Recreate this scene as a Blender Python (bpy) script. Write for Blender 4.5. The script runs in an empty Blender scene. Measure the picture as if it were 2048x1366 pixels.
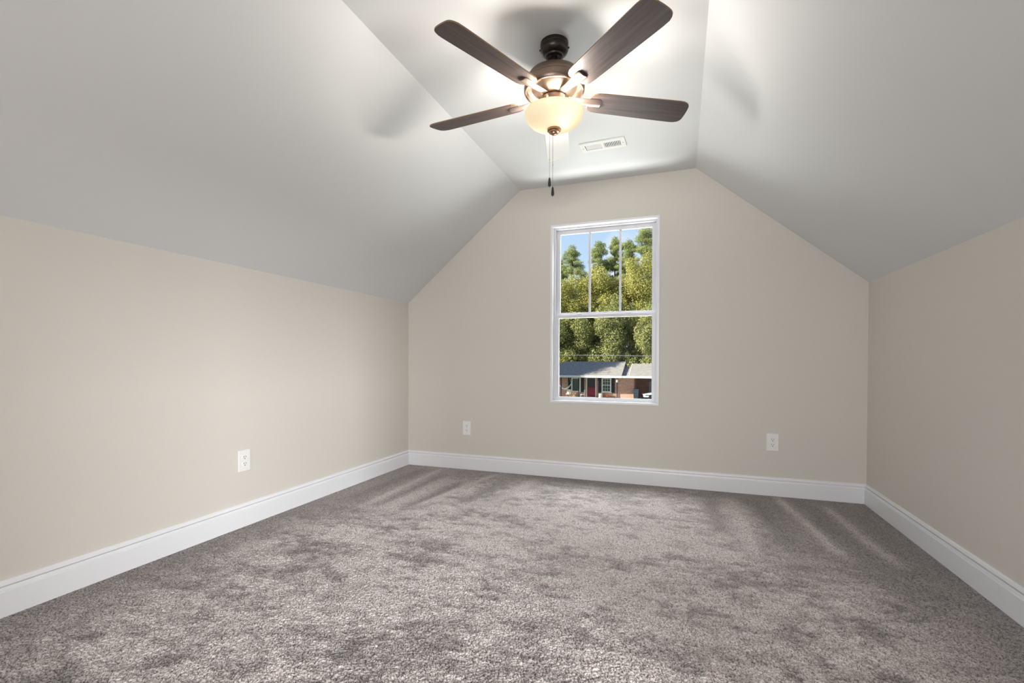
import bpy, bmesh, math, random
import numpy as np
from mathutils import Vector, Matrix

C = bpy.context.scene.collection
sc = bpy.context.scene
R = math.radians
random.seed(7)

# ---------------------------------------------------------------- camera
F_PX, YAW, PITCH, ROLL = 945.31, 0.3429, -0.0125, 0.0024
EYE = Vector((0, 0, 0.9707))
cd = bpy.data.cameras.new('camera'); cam = bpy.data.objects.new('camera', cd); C.objects.link(cam)
fw = Vector((-math.sin(YAW), math.cos(YAW), 0)); rt = Vector((math.cos(YAW), math.sin(YAW), 0)); up = Vector((0, 0, 1))
f2 = fw * math.cos(PITCH) + up * math.sin(PITCH); u2 = up * math.cos(PITCH) - fw * math.sin(PITCH)
r3 = rt * math.cos(ROLL) + u2 * math.sin(ROLL); u3 = u2 * math.cos(ROLL) - rt * math.sin(ROLL)
cam.matrix_world = Matrix(((r3.x, u3.x, -f2.x, EYE.x), (r3.y, u3.y, -f2.y, EYE.y), (r3.z, u3.z, -f2.z, EYE.z), (0, 0, 0, 1)))
cd.sensor_width = 36; cd.lens = 36 * F_PX / 2048
cd.shift_y = (734.53 - 683) / 2048
cd.clip_start = 0.02; cd.clip_end = 400
sc.camera = cam

# ---------------------------------------------------------------- view, sky, sun, large lights
sc.view_settings.view_transform = 'Standard'; sc.view_settings.look = 'None'
sc.view_settings.gamma = 1; sc.view_settings.use_curve_mapping = False
sc.view_settings.exposure = 0.0
sc.cycles.use_denoising = True
sc.cycles.max_bounces = 10; sc.cycles.diffuse_bounces = 6; sc.cycles.transparent_max_bounces = 12
sc.cycles.sample_clamp_indirect = 6
sc.cycles.caustics_reflective = False; sc.cycles.caustics_refractive = False

w = bpy.data.worlds.new('sky'); sc.world = w; w.use_nodes = True
nt = w.node_tree; nt.nodes.clear()
o_ = nt.nodes.new('ShaderNodeOutputWorld'); bg = nt.nodes.new('ShaderNodeBackground')
tc = nt.nodes.new('ShaderNodeTexCoord'); sep = nt.nodes.new('ShaderNodeSeparateXYZ')
nt.links.new(tc.outputs['Generated'], sep.inputs[0])
rmp = nt.nodes.new('ShaderNodeValToRGB')
rmp.color_ramp.elements[0].position = 0.0; rmp.color_ramp.elements[0].color = (0.72, 0.84, 1.0, 1)
rmp.color_ramp.elements[1].position = 0.55; rmp.color_ramp.elements[1].color = (0.07, 0.15, 0.40, 1)
e = rmp.color_ramp.elements.new(0.25); e.color = (0.55, 0.74, 1.0, 1)
nt.links.new(sep.outputs['Z'], rmp.inputs[0])
cl = nt.nodes.new('ShaderNodeTexNoise'); cl.inputs['Scale'].default_value = 9; cl.inputs['Detail'].default_value = 5
nt.links.new(tc.outputs['Generated'], cl.inputs['Vector'])
cr = nt.nodes.new('ShaderNodeValToRGB'); cr.color_ramp.elements[0].position = 0.52; cr.color_ramp.elements[1].position = 0.75
nt.links.new(cl.outputs['Fac'], cr.inputs[0])
mx = nt.nodes.new('ShaderNodeMixRGB'); mx.inputs[2].default_value = (0.93, 0.95, 1.0, 1)
nt.links.new(cr.outputs[0], mx.inputs[0]); nt.links.new(rmp.outputs[0], mx.inputs[1])
nt.links.new(mx.outputs[0], bg.inputs[0]); bg.inputs[1].default_value = 1.0
nt.links.new(bg.outputs[0], o_.inputs[0])

SUN_DIR = Vector((1.6, 1.0, -1.05)).normalized()
sd = bpy.data.lights.new('sun', 'SUN'); sd.energy = 10.0; sd.angle = R(0.6); sd.color = (1.0, 0.93, 0.80)
so = bpy.data.objects.new('sun', sd); C.objects.link(so)
so.rotation_euler = SUN_DIR.to_track_quat('-Z', 'Y').to_euler()

def area(name, loc, look, sx, sy, power, col):
    d = bpy.data.lights.new(name, 'AREA'); d.shape = 'RECTANGLE'; d.size = sx; d.size_y = sy; d.energy = power; d.color = col
    o = bpy.data.objects.new(name, d); C.objects.link(o); o.location = loc
    o.rotation_euler = (Vector(look) - Vector(loc)).to_track_quat('-Z', 'Y').to_euler()
    return o
# fill lamp added behind the camera, set in an opening made for it
area('rear_fill_light', (-0.6, -2.75, 1.2), (-0.8, 3.0, 0.2), 2.4, 1.6, 54, (0.98, 0.99, 1.0)).data.spread = R(125)
# daylight of a side hall window, falling through the opening in the right knee wall (behind the camera)
area('side_hall_daylight', (4.2, -2.1, 1.5), (-2.4, 2.2, 0.7), 0.8, 0.9, 430, (0.98, 0.99, 1.0))
# lamp added outside below the sill, standing in for ground bounce onto the ceiling
area('window_bounce_fill', (-0.6, 4.75, 0.05), (-0.6, 2.9, 2.3), 1.6, 0.8, 105, (0.99, 1.0, 0.98))
# open sky above the window head, falling onto the carpet in the middle of the room
area('window_skylight', (-0.6, 4.75, 2.95), (-0.6, 2.5, 0.0), 1.6, 0.8, 110, (0.97, 0.99, 1.0))
BULB_POWER = 18.5

# ---------------------------------------------------------------- helpers
def srgb(r, g, b):
    f = lambda c: c / 12.92 if c <= 0.04045 else ((c + 0.055) / 1.055) ** 2.4
    return (f(r / 255), f(g / 255), f(b / 255), 1)

def mat(name, col, rough=0.6, metal=0.0, bump=None, vary=None, coat=0.0, spec=0.5):
    m = bpy.data.materials.new(name); m.use_nodes = True
    t = m.node_tree; p = t.nodes['Principled BSDF']
    p.inputs['Base Color'].default_value = col if len(col) == 4 else (*col, 1)
    p.inputs['Roughness'].default_value = rough; p.inputs['Metallic'].default_value = metal
    p.inputs['Coat Weight'].default_value = coat; p.inputs['Specular IOR Level'].default_value = spec
    if bump or vary:
        g = t.nodes.new('ShaderNodeTexCoord')
    if bump:
        n = t.nodes.new('ShaderNodeTexNoise'); n.inputs['Scale'].default_value = bump[0]; n.inputs['Detail'].default_value = 3
        b = t.nodes.new('ShaderNodeBump'); b.inputs['Strength'].default_value = bump[1]; b.inputs['Distance'].default_value = bump[2]
        t.links.new(g.outputs['Object'], n.inputs['Vector']); t.links.new(n.outputs['Fac'], b.inputs['Height'])
        t.links.new(b.outputs['Normal'], p.inputs['Normal'])
    if vary:
        sca, c2, lo, hi = vary
        mp = t.nodes.new('ShaderNodeMapping'); mp.inputs['Scale'].default_value = sca if hasattr(sca, '__len__') else (sca,) * 3
        n = t.nodes.new('ShaderNodeTexNoise'); n.inputs['Scale'].default_value = 1; n.inputs['Detail'].default_value = 4
        r = t.nodes.new('ShaderNodeValToRGB'); r.color_ramp.elements[0].position = lo; r.color_ramp.elements[1].position = hi
        r.color_ramp.elements[0].color = col if len(col) == 4 else (*col, 1); r.color_ramp.elements[1].color = c2 if len(c2) == 4 else (*c2, 1)
        t.links.new(g.outputs['Object'], mp.inputs['Vector']); t.links.new(mp.outputs[0], n.inputs['Vector'])
        t.links.new(n.outputs['Fac'], r.inputs[0]); t.links.new(r.outputs[0], p.inputs['Base Color'])
    return m

class MB:
    def __init__(s): s.v = []; s.f = []
    def add(s, vs, fs):
        b = len(s.v); s.v += [tuple(x) for x in vs]; s.f += [tuple(i + b for i in q) for q in fs]; return s
    def box(s, x0, x1, y0, y1, z0, z1, m=None):
        vs = [(x, y, z) for z in (z0, z1) for y in (y0, y1) for x in (x0, x1)]
        if m is not None: vs = [m @ Vector(q) for q in vs]
        return s.add(vs, [(0, 2, 3, 1), (4, 5, 7, 6), (0, 1, 5, 4), (2, 6, 7, 3), (0, 4, 6, 2), (1, 3, 7, 5)])
    def prism(s, pts, a, b, axis='y', m=None):
        n = len(pts)
        mk = {'y': lambda p, t: (p[0], t, p[1]), 'x': lambda p, t: (t, p[0], p[1]), 'z': lambda p, t: (p[0], p[1], t)}[axis]
        vs = [mk(p, a) for p in pts] + [mk(p, b) for p in pts]
        if m is not None: vs = [m @ Vector(q) for q in vs]
        return s.add(vs, [tuple(range(n))[::-1], tuple(range(n, 2 * n))] + [(i, (i + 1) % n, n + (i + 1) % n, n + i) for i in range(n)])
    def lathe(s, prof, n=48, c=(0, 0, 0), m=None):
        vs = []; fs = []; k = len(prof)
        for i in range(n):
            a = 2 * math.pi * i / n
            for r, z in prof: vs.append((c[0] + r * math.cos(a), c[1] + r * math.sin(a), c[2] + z))
        if m is not None: vs = [m @ Vector(q) for q in vs]
        for i in range(n):
            j = (i + 1) % n
            for q in range(k - 1): fs.append((i * k + q, j * k + q, j * k + q + 1, i * k + q + 1))
        return s.add(vs, fs)
    def tube(s, pts, r, n=8):
        pts = [Vector(p) for p in pts]; vs = []; fs = []; k = len(pts)
        rr = r if hasattr(r, '__len__') else [r] * k
        for i, p in enumerate(pts):
            d = (pts[min(i + 1, k - 1)] - pts[max(i - 1, 0)]).normalized()
            a = d.orthogonal().normalized() if abs(d.z) > 0.99 else d.cross(Vector((0, 0, 1))).normalized()
            b = d.cross(a)
            for j in range(n):
                t = 2 * math.pi * j / n; vs.append(p + (a * math.cos(t) + b * math.sin(t)) * rr[i])
        for i in range(k - 1):
            for j in range(n): fs.append((i * n + j, i * n + (j + 1) % n, (i + 1) * n + (j + 1) % n, (i + 1) * n + j))
        fs += [tuple(range(n))[::-1], tuple(range((k - 1) * n, k * n))]
        return s.add(vs, fs)
    def ring(s, x0, x1, z0, z1, b, y0, y1):
        # rectangular frame in the xz plane, border width b (left, right, bottom, top)
        l, r, bo, to = b if hasattr(b, '__len__') else (b,) * 4
        o = [(x0, z0), (x1, z0), (x1, z1), (x0, z1)]; i = [(x0 + l, z0 + bo), (x1 - r, z0 + bo), (x1 - r, z1 - to), (x0 + l, z1 - to)]
        vs = [(p[0], y, p[1]) for y in (y0, y1) for p in o + i]; fs = []
        for k in range(4):
            j = (k + 1) % 4
            fs += [(k, j, 4 + j, 4 + k), (8 + k, 12 + k, 12 + j, 8 + j), (k, 8 + k, 8 + j, j), (4 + k, 4 + j, 12 + j, 12 + k)]
        return s.add(vs, fs)
    def build(s, name, m, parent=None, bevel=0, seg=2, smooth=None, origin=None):
        me = bpy.data.meshes.new(name); me.from_pydata(s.v, [], s.f); me.update()
        bm = bmesh.new(); bm.from_mesh(me)
        bmesh.ops.recalc_face_normals(bm, faces=bm.faces)
        if bevel:
            ed = [q for q in bm.edges if len(q.link_faces) == 2 and q.calc_face_angle(0) > R(30)]
            bmesh.ops.bevel(bm, geom=ed, offset=bevel, segments=seg, profile=0.5, affect='EDGES', clamp_overlap=True)
        bm.to_mesh(me); bm.free()
        if smooth:
            me.shade_smooth(); me.set_sharp_from_angle(angle=R(smooth))
        for q in (m if isinstance(m, (list, tuple)) else [m]): me.materials.append(q)
        o = bpy.data.objects.new(name, me); C.objects.link(o)
        if origin is not None:
            me.transform(Matrix.Translation(-Vector(origin))); o.location = origin
        if parent is not None: o.parent = parent
        return o

def tag(o, label, cat, group=None, kind=None):
    o['label'] = label; o['category'] = cat
    if group: o['group'] = group
    if kind: o['kind'] = kind
    return o
def empty(name, loc=(0, 0, 0), rz=0):
    o = bpy.data.objects.new(name, None); C.objects.link(o); o.location = loc; o.rotation_euler = (0, 0, rz); o.empty_display_size = 0.05
    return o
def copy_tree(o, parent=None):
    c = o.copy(); C.objects.link(c)
    if parent is not None: c.parent = parent
    for ch in list(o.children): copy_tree(ch, c)
    return c

# ---------------------------------------------------------------- materials
WALL = mat('wall_paint', srgb(210, 205, 197), 0.62, bump=(420, 0.12, 0.001))
CEIL = mat('ceiling_paint', srgb(217, 218, 219), 0.75, bump=(380, 0.10, 0.001))
TRIM = mat('trim_paint', srgb(229, 230, 233), 0.32)
VINYL = mat('white_vinyl', srgb(213, 213, 217), 0.35)
PLATE = mat('white_plastic', srgb(232, 232, 230), 0.35)
SLOT = mat('dark_slot', (0.012, 0.011, 0.01), 0.6)
BRONZE = mat('bronze_metal', (0.045, 0.036, 0.031), 0.33, 0.85)
BRUSHED = mat('brushed_bronze', (0.20, 0.145, 0.115), 0.34, 0.9)
WOOD = mat('dark_walnut', (0.034, 0.020, 0.018), 0.42, vary=((3, 60, 60), (0.085, 0.058, 0.054), 0.35, 0.72), coat=0.08)
WOODEDGE = mat('blade_edge', (0.20, 0.12, 0.06), 0.4)
SKYGLARE = mat('blade_face_sky_glare', srgb(236, 234, 233), 0.3)  # sky reflection on the far blade's underside, painted as a pale colour
CHAIN = mat('chain_metal', (0.42, 0.38, 0.33), 0.35, 0.9)
FOB = mat('dark_wood_fob', (0.018, 0.014, 0.012), 0.4)

def glass_mat(name, tint=(1, 1, 1, 1), refl=0.06):
    m = bpy.data.materials.new(name); m.use_nodes = True; t = m.node_tree; t.nodes.clear()
    o = t.nodes.new('ShaderNodeOutputMaterial'); a = t.nodes.new('ShaderNodeBsdfTransparent'); g = t.nodes.new('ShaderNodeBsdfGlossy')
    x = t.nodes.new('ShaderNodeMixShader'); a.inputs[0].default_value = tint; g.inputs['Roughness'].default_value = 0.02
    x.inputs[0].default_value = refl
    t.links.new(a.outputs[0], x.inputs[1]); t.links.new(g.outputs[0], x.inputs[2]); t.links.new(x.outputs[0], o.inputs[0])
    return m
GLASS = glass_mat('window_glass', (0.975, 0.99, 0.985, 1), 0.0006)

def bowl_mat():
    m = bpy.data.materials.new('cream_glass'); m.use_nodes = True; t = m.node_tree; t.nodes.clear()
    o = t.nodes.new('ShaderNodeOutputMaterial')
    d = t.nodes.new('ShaderNodeBsdfDiffuse'); d.inputs[0].default_value = (0.82, 0.72, 0.50, 1)
    tr = t.nodes.new('ShaderNodeBsdfTranslucent'); tr.inputs[0].default_value = (0.98, 0.86, 0.60, 1)
    g = t.nodes.new('ShaderNodeBsdfGlossy'); g.inputs['Roughness'].default_value = 0.25
    a = t.nodes.new('ShaderNodeMixShader'); a.inputs[0].default_value = 0.013
    b = t.nodes.new('ShaderNodeMixShader'); b.inputs[0].default_value = 0.05
    t.links.new(d.outputs[0], a.inputs[1]); t.links.new(tr.outputs[0], a.inputs[2])
    t.links.new(a.outputs[0], b.inputs[1]); t.links.new(g.outputs[0], b.inputs[2]); t.links.new(b.outputs[0], o.inputs[0])
    return m
BOWL = bowl_mat()

# ---------------------------------------------------------------- room shell
XL, XR, D, KN, CE, RL, RR, YB = -2.4135, 1.205, 3.8608, 1.516, 2.4384, -1.3087, 0.0991, -2.6
T = 0.12
def structure(o, label, cat): return tag(o, label, cat, kind='structure')

structure(MB().box(XL - T, XR + T, YB - T, D + T, -0.22, -0.012).build('floor', mat('subfloor', (0.35, 0.27, 0.19), 0.8)),
          'subfloor under the taupe carpet', 'floor')
structure(MB().box(XL - T, XL, YB, D, -0.012, KN).build('wall_left', WALL), 'low beige knee wall along the left side under the slope', 'wall')
structure(MB().box(XR, XR + T, YB, -0.6, -0.012, KN).box(XR, XR + T, 0.5, D, -0.012, KN).box(XR, XR + T, -0.6, 0.5, 1.44, KN).build('wall_right', WALL), 'low beige knee wall along the right side under the slope', 'wall')

WX0, WX1, WZ0, WZ1 = -1.0354, -0.1589, 0.6268, 2.1119
def gable(y0, y1, hx0, hx1, hz0, hz1):
    o = [(XL - T, -0.012), (XR + T, -0.012), (XR + T, KN), (XR, KN), (RR, CE), (RL, CE), (XL, KN), (XL - T, KN)]
    mb = MB()
    # pieces around the hole sharing edges exactly
    zr = lambda x: KN + (XR - x) / (XR - RR) * (CE - KN) if x > RR else (CE if x > RL else KN + (x - XL) / (RL - XL) * (CE - KN))
    def piece(pts): mb.prism(pts, y0, y1, 'y')
    left = [(XL - T, -0.012), (hx0, -0.012), (hx0, zr(hx0))] + ([(RL, CE)] if hx0 > RL else []) + [(XL, KN), (XL - T, KN)]
    right = [(hx1, -0.012), (XR + T, -0.012), (XR + T, KN), (XR, KN)] + ([(RR, CE)] if hx1 < RR else []) + [(hx1, zr(hx1))]
    piece(left); piece(right)
    if hz0 > -0.01: piece([(hx0, -0.012), (hx1, -0.012), (hx1, hz0), (hx0, hz0)])
    top = [(hx0, hz1), (hx1, hz1), (hx1, zr(hx1))] + [p for p in ((RR, CE), (RL, CE)) if hx0 < p[0] < hx1] + [(hx0, zr(hx0))]
    piece(top)
    return mb
structure(gable(D, D + T, WX0 + 0.003, WX1 - 0.003, WZ0 + 0.003, WZ1 - 0.003).build('wall_back', WALL), 'beige gable wall with the white window', 'wall')
structure(gable(YB - T, YB, -1.85, 0.65, -0.012, 2.03).build('wall_rear', WALL), 'beige gable wall behind the viewer with an opening added for the fill lamp', 'wall')
# closed box added beyond the opening to keep the sun out
hall = MB()  # added box that blocks the sun, not a real hall
hall.box(-2.4, 1.2, -4.3, -4.2, -0.012, 2.5).box(-2.5, -2.4, -4.3, YB - T, -0.012, 2.5).box(1.2, 1.3, -4.3, YB - T, -0.012, 2.5)
hall.box(-2.5, 1.3, -4.3, YB - T, 2.5, 2.6).box(-2.5, 1.3, -4.3, YB - T, -0.22, -0.012)
structure(hall.build('wall_sun_block', WALL), 'box walls added behind the rear opening to keep the sun out', 'wall')
side = MB()
side.box(4.6, 4.7, -3.6, 0.7, -0.012, 2.2).box(XR + T, 4.7, 0.7, 0.8, -0.012, 2.2).box(1.3, 4.7, -3.7, -3.6, -0.012, 2.2).box(XR + T, 4.7, -3.7, 0.8, 2.2, 2.3).box(XR + T, 4.7, -3.7, 0.8, -0.22, -0.012)
side.box(XR + T + 0.001, XR + T + 0.1, -3.7, -0.6, KN, 2.2).box(XR + T + 0.001, XR + T + 0.1, 0.5, 0.8, KN, 2.2).box(XR + T + 0.001, XR + T + 0.1, -0.6, 0.5, KN, 2.2)
structure(side.build('wall_side_hall', WALL), 'walls of the side hall beyond the right knee wall', 'wall')
ct = MB()
k = 0.12
prof = [(XL - T, KN), (XL, KN), (RL, CE), (RR, CE), (XR, KN), (XR + T, KN), (XR + T, KN + 0.10), (XR, KN + 0.14), (RR + 0.05, CE + 0.12), (RL - 0.05, CE + 0.12), (XL, KN + 0.14), (XL - T, KN + 0.10)]
for a, b in ((0, 11), (1, 10), (2, 9), (3, 8), (4, 7)):
    ct.prism([prof[a], prof[a + 1], prof[b - 1], prof[b]], YB - T, D + T, 'y')
structure(ct.build('ceiling', CEIL), 'pale grey vaulted ceiling with a flat centre and two slopes', 'ceiling')

# baseboards: flat board, stepped band, groove, cap
BP = [(0, 0), (0.0165, 0), (0.0165, 0.0965), (0.0135, 0.0985), (0.0145, 0.1005), (0.0120, 0.1130), (0.0015, 0.1135), (0.0015, 0.1180), (0.0115, 0.1190), (0.0080, 0.132), (0.003, 0.135), (0, 0.135)]
def baseboard(name, p0, p1, nrm, end0, end1, label):
    # p0->p1 along the wall, nrm points into the room; ends mitred (end = +1 shortens with thickness)
    p0 = Vector(p0); p1 = Vector(p1); n = Vector(nrm); d = (p1 - p0).normalized(); vs = []
    for p, s, en in ((p0, 1, end0), (p1, -1, end1)):
        for q, z in BP: vs.append(p + n * q + d * (s * en * q) + Vector((0, 0, z)))
    k = len(BP)
    fs = [tuple(range(k)), tuple(range(k, 2 * k))] + [(i, (i + 1) % k, k + (i + 1) % k, k + i) for i in range(k)]
    return structure(MB().add(vs, fs).build(name, TRIM), label, 'baseboard')
baseboard('baseboard_left', (XL, YB, 0), (XL, D, 0), (1, 0, 0), 1, 1, 'white grooved baseboard along the left wall')
baseboard('baseboard_back', (XL, D, 0), (XR, D, 0), (0, -1, 0), 1, 1, 'white grooved baseboard under the window wall')
baseboard('baseboard_right', (XR, 0.5, 0), (XR, D, 0), (-1, 0, 0), 1, 1, 'white grooved baseboard along the right wall')

# ---------------------------------------------------------------- carpet
def carpet():
    rng = np.random.default_rng(3)
    x0, x1 = XL + 0.008, XR - 0.008; st = 0.0031
    xs = np.arange(x0, x1, st); xs = np.append(xs, x1)
    ys = np.concatenate([np.arange(YB + 0.01, 0.25, 0.05), np.arange(0.25, D - 0.008, st), [D - 0.008]])
    X, Y = np.meshgrid(xs, ys); ny, nx = X.shape
    def smooth(a, k):
        for ax in (0, 1):
            for _ in range(k): a = (np.roll(a, 1, ax) + 2 * a + np.roll(a, -1, ax)) / 4
        return a
    def vnoise(cx, cy, seed):
        g = np.random.default_rng(seed).random((64, 64)); u = (X / cx) % 64; v = (Y / cy) % 64
        i = np.floor(u).astype(int) % 64; j = np.floor(v).astype(int) % 64; fu = u - np.floor(u); fv = v - np.floor(v)
        fu = fu * fu * (3 - 2 * fu); fv = fv * fv * (3 - 2 * fv); i2 = (i + 1) % 64; j2 = (j + 1) % 64
        return (g[j, i] * (1 - fu) + g[j, i2] * fu) * (1 - fv) + (g[j2, i] * (1 - fu) + g[j2, i2] * fu) * fv
    # brushed pile left by vacuum cleaner and footsteps, plus a painted pool of light: 0 = pile laid away (dark), 1 = laid back (light)
    wob = (vnoise(0.5, 0.5, 5) - 0.5) * 0.3
    a = vnoise(0.30, 0.17, 11); b = vnoise(0.13, 0.075, 12); c_ = vnoise(0.055, 0.035, 13); d_ = vnoise(0.022, 0.016, 14)
    nap_light = 0.18 * a + 0.30 * b + 0.31 * c_ + 0.21 * d_
    nap_light = np.clip((nap_light - 0.28) / 0.36, 0, 1)
    # vacuum strokes running away from the viewer near the back wall
    def stroke(xa, ya, xb, yb, wd, val):
        nonlocal nap_light
        t = np.clip((Y - ya) / (yb - ya), -0.2, 1.2); xc = xa + (xb - xa) * t
        m = np.exp(-((X + wob * 0.12 - xc) / wd) ** 2) * np.clip(np.minimum(t + 0.1, 1.1 - t) * 5, 0, 1)
        nap_light = nap_light * (1 - m) + val * m
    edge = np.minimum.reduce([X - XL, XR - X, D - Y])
    nap_light *= 0.10 + 0.90 * np.clip((edge + wob - 0.02) / 0.55, 0, 1)  # tone darkens towards the left, right and back walls
    right_dark = np.clip((X - 0.15) / 0.5, 0, 1) * np.clip((Y - 2.2) / 0.5, 0, 1); nap_light *= 1 - 0.75 * right_dark
    left_mid = np.clip((-1.45 - X) / 0.4, 0, 1) * np.clip((Y - 2.3) / 0.5, 0, 1); nap_light = nap_light * (1 - 0.6 * left_mid) + 0.24 * left_mid
    for s in ((-2.02, 3.75, -2.01, 2.65, 0.035, 0.85), (-2.17, 3.7, -2.2, 2.7, 0.07, 0.05), (-1.90, 3.6, -1.92, 2.7, 0.04, 0.08), (-1.78, 3.5, -1.84, 2.6, 0.07, 0.75), (-1.64, 3.4, -1.70, 2.7, 0.05, 0.02),
              (-1.47, 3.76, -1.66, 2.75, 0.035, 0.85), (-1.30, 3.6, -1.42, 2.9, 0.06, 0.15), (-1.12, 3.7, -1.2, 2.9, 0.06, 0.7),
              (0.20, 3.6, 0.22, 2.9, 0.06, 0.1), (0.34, 3.62, 0.37, 2.6, 0.05, 0.8), (0.5, 3.7, 0.56, 2.8, 0.06, 0.0), (0.66, 3.8, 0.78, 2.75, 0.035, 0.75), (0.80, 3.7, 0.90, 2.85, 0.05, 0.0), (0.92, 3.66, 0.99, 2.75, 0.035, 0.6), (1.06, 3.6, 1.09, 2.8, 0.05, 0.0)):
        stroke(*s)
    light_pool = np.exp(-(((X + 0.35) / 0.75) ** 2 + ((Y - 2.75) / 0.75) ** 2)); nap_light = np.clip(nap_light + 0.38 * light_pool, 0, 1)  # pool of window and fan light painted into the pile tone mid-room
    tuft = 0.8 * rng.random(X.shape) + 0.2 * np.clip((smooth(rng.random(X.shape), 1) - 0.5) * 3.4 + 0.5, 0, 1)
    Z = -0.006 + 0.0085 * tuft + 0.004 * nap_light
    fine = (Y > 0.24) & (edge > 0.012)
    Xj = X + np.where(fine, rng.normal(0, 0.0009, X.shape), 0); Yj = Y + np.where(fine, rng.normal(0, 0.0009, X.shape), 0)
    co = np.stack([Xj, Yj, Z], -1).reshape(-1, 3).astype(np.float32)
    i = np.arange(nx * ny).reshape(ny, nx)
    q = np.stack([i[:-1, :-1], i[:-1, 1:], i[1:, 1:], i[1:, :-1]], -1).reshape(-1, 4).astype(np.int32)
    me = bpy.data.meshes.new('carpet'); me.vertices.add(len(co)); me.vertices.foreach_set('co', co.ravel())
    me.loops.add(q.size); me.loops.foreach_set('vertex_index', q.ravel()); me.polygons.add(len(q))
    me.polygons.foreach_set('loop_start', np.arange(0, q.size, 4, dtype=np.int32)); me.update(calc_edges=True); me.validate()
    at = me.attributes.new('nap_light', 'FLOAT', 'POINT'); at.data.foreach_set('value', nap_light.ravel().astype(np.float32))
    at = me.attributes.new('tuft', 'FLOAT', 'POINT'); at.data.foreach_set('value', tuft.ravel().astype(np.float32))
    me.shade_smooth()
    m = bpy.data.materials.new('carpet_pile'); m.use_nodes = True; t = m.node_tree; p = t.nodes['Principled BSDF']
    p.inputs['Roughness'].default_value = 0.95; p.inputs['Specular IOR Level'].default_value = 0.15
    p.inputs['Sheen Weight'].default_value = 0.15; p.inputs['Sheen Roughness'].default_value = 0.6
    an = t.nodes.new('ShaderNodeAttribute'); an.attribute_name = 'nap_light'; at_ = t.nodes.new('ShaderNodeAttribute'); at_.attribute_name = 'tuft'
    tcn = t.nodes.new('ShaderNodeTexCoord'); n = t.nodes.new('ShaderNodeTexNoise'); n.inputs['Scale'].default_value = 330; n.inputs['Detail'].default_value = 2
    t.links.new(tcn.outputs['Object'], n.inputs['Vector'])
    ad = t.nodes.new('ShaderNodeMath'); ad.operation = 'MULTIPLY_ADD'; ad.inputs[1].default_value = 0.75
    t.links.new(n.outputs['Fac'], ad.inputs[0]); 
    a2 = t.nodes.new('ShaderNodeMath'); a2.operation = 'MULTIPLY'; a2.inputs[1].default_value = 0.55
    t.links.new(at_.outputs['Fac'], a2.inputs[0]); t.links.new(a2.outputs[0], ad.inputs[2])
    r = t.nodes.new('ShaderNodeValToRGB'); r.color_ramp.elements[0].position = 0.36; r.color_ramp.elements[1].position = 0.82
    r.color_ramp.elements[0].color = (*CARPET_DARK, 1); r.color_ramp.elements[1].color = (*CARPET_LIGHT, 1)
    t.links.new(ad.outputs[0], r.inputs[0])
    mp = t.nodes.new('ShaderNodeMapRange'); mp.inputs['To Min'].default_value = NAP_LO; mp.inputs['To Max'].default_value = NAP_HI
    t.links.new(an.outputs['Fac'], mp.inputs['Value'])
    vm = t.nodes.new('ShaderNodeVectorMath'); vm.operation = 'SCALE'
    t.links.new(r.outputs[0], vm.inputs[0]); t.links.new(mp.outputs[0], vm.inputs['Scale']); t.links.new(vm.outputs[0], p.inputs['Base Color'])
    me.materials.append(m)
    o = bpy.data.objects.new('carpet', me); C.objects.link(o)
    tag(o, 'taupe cut-pile carpet with vacuum strokes covering the floor', 'carpet', kind='stuff')
CARPET_DARK = (0.045, 0.038, 0.036); CARPET_LIGHT = (0.56, 0.505, 0.49); NAP_LO, NAP_HI = 0.62, 1.46
carpet()

# ---------------------------------------------------------------- window
win = empty('window_1', (-0.597, D, 0)); structure(win, 'white three-over-one sash window in the back wall', 'window')
def wpart(mb, name, m, parent=None, bevel=0, label=None):
    o = mb.build(name, m, parent, bevel=bevel)
    if parent is win: o.location = (0.597, -D, 0)
    if label: o['label'] = label
    return o
def wsub(mb, name, m, par, bevel=0):
    return mb.build(name, m, par, bevel=bevel)
wpart(MB().ring(WX0, WX1, WZ0, WZ1, 0.017, D - 0.005, D + 0.14), 'jamb', TRIM, win, 0.0015)
wpart(MB().ring(WX0 + 0.017, WX1 - 0.017, WZ0 + 0.017, WZ1 - 0.017, (0.015, 0.015, 0.010, 0.012), D + 0.05, D + 0.135), 'frame', VINYL, win, 0.001)
IX0, IX1 = WX0 + 0.032, WX1 - 0.032; IZ0, IZ1 = WZ0 + 0.027, WZ1 - 0.029
us = wpart(MB().ring(IX0, IX1, 1.358, IZ1, (0.030, 0.030, 0.027, 0.034), D + 0.085, D + 0.112), 'upper_sash', VINYL, win, 0.002)
wsub(MB().box(IX0 + 0.028, IX1 - 0.028, D + 0.097, D + 0.100, 1.38, IZ1 - 0.03), 'pane', GLASS, us)
px0, px1 = IX0 + 0.030, IX1 - 0.030
for q in (1, 2):
    xc = px0 + (px1 - px0) * q / 3
    wsub(MB().box(xc - 0.009, xc + 0.009, D + 0.091, D + 0.106, 1.38, IZ1 - 0.03), 'muntin', VINYL, us, 0.002)
ls = wpart(MB().ring(IX0, IX1, IZ0, 1.362, (0.027, 0.027, 0.018, 0.026), D + 0.052, D + 0.080), 'lower_sash', VINYL, win, 0.002)
wsub(MB().box(IX0 + 0.025, IX1 - 0.025, D + 0.064, D + 0.067, IZ0 + 0.015, 1.34), 'pane', GLASS, ls)
for xc in (-0.80, -0.40):
    wsub(MB().box(xc - 0.022, xc + 0.022, D + 0.056, D + 0.082, 1.362, 1.370), 'sash_lock', VINYL, ls, 0.002)

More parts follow.
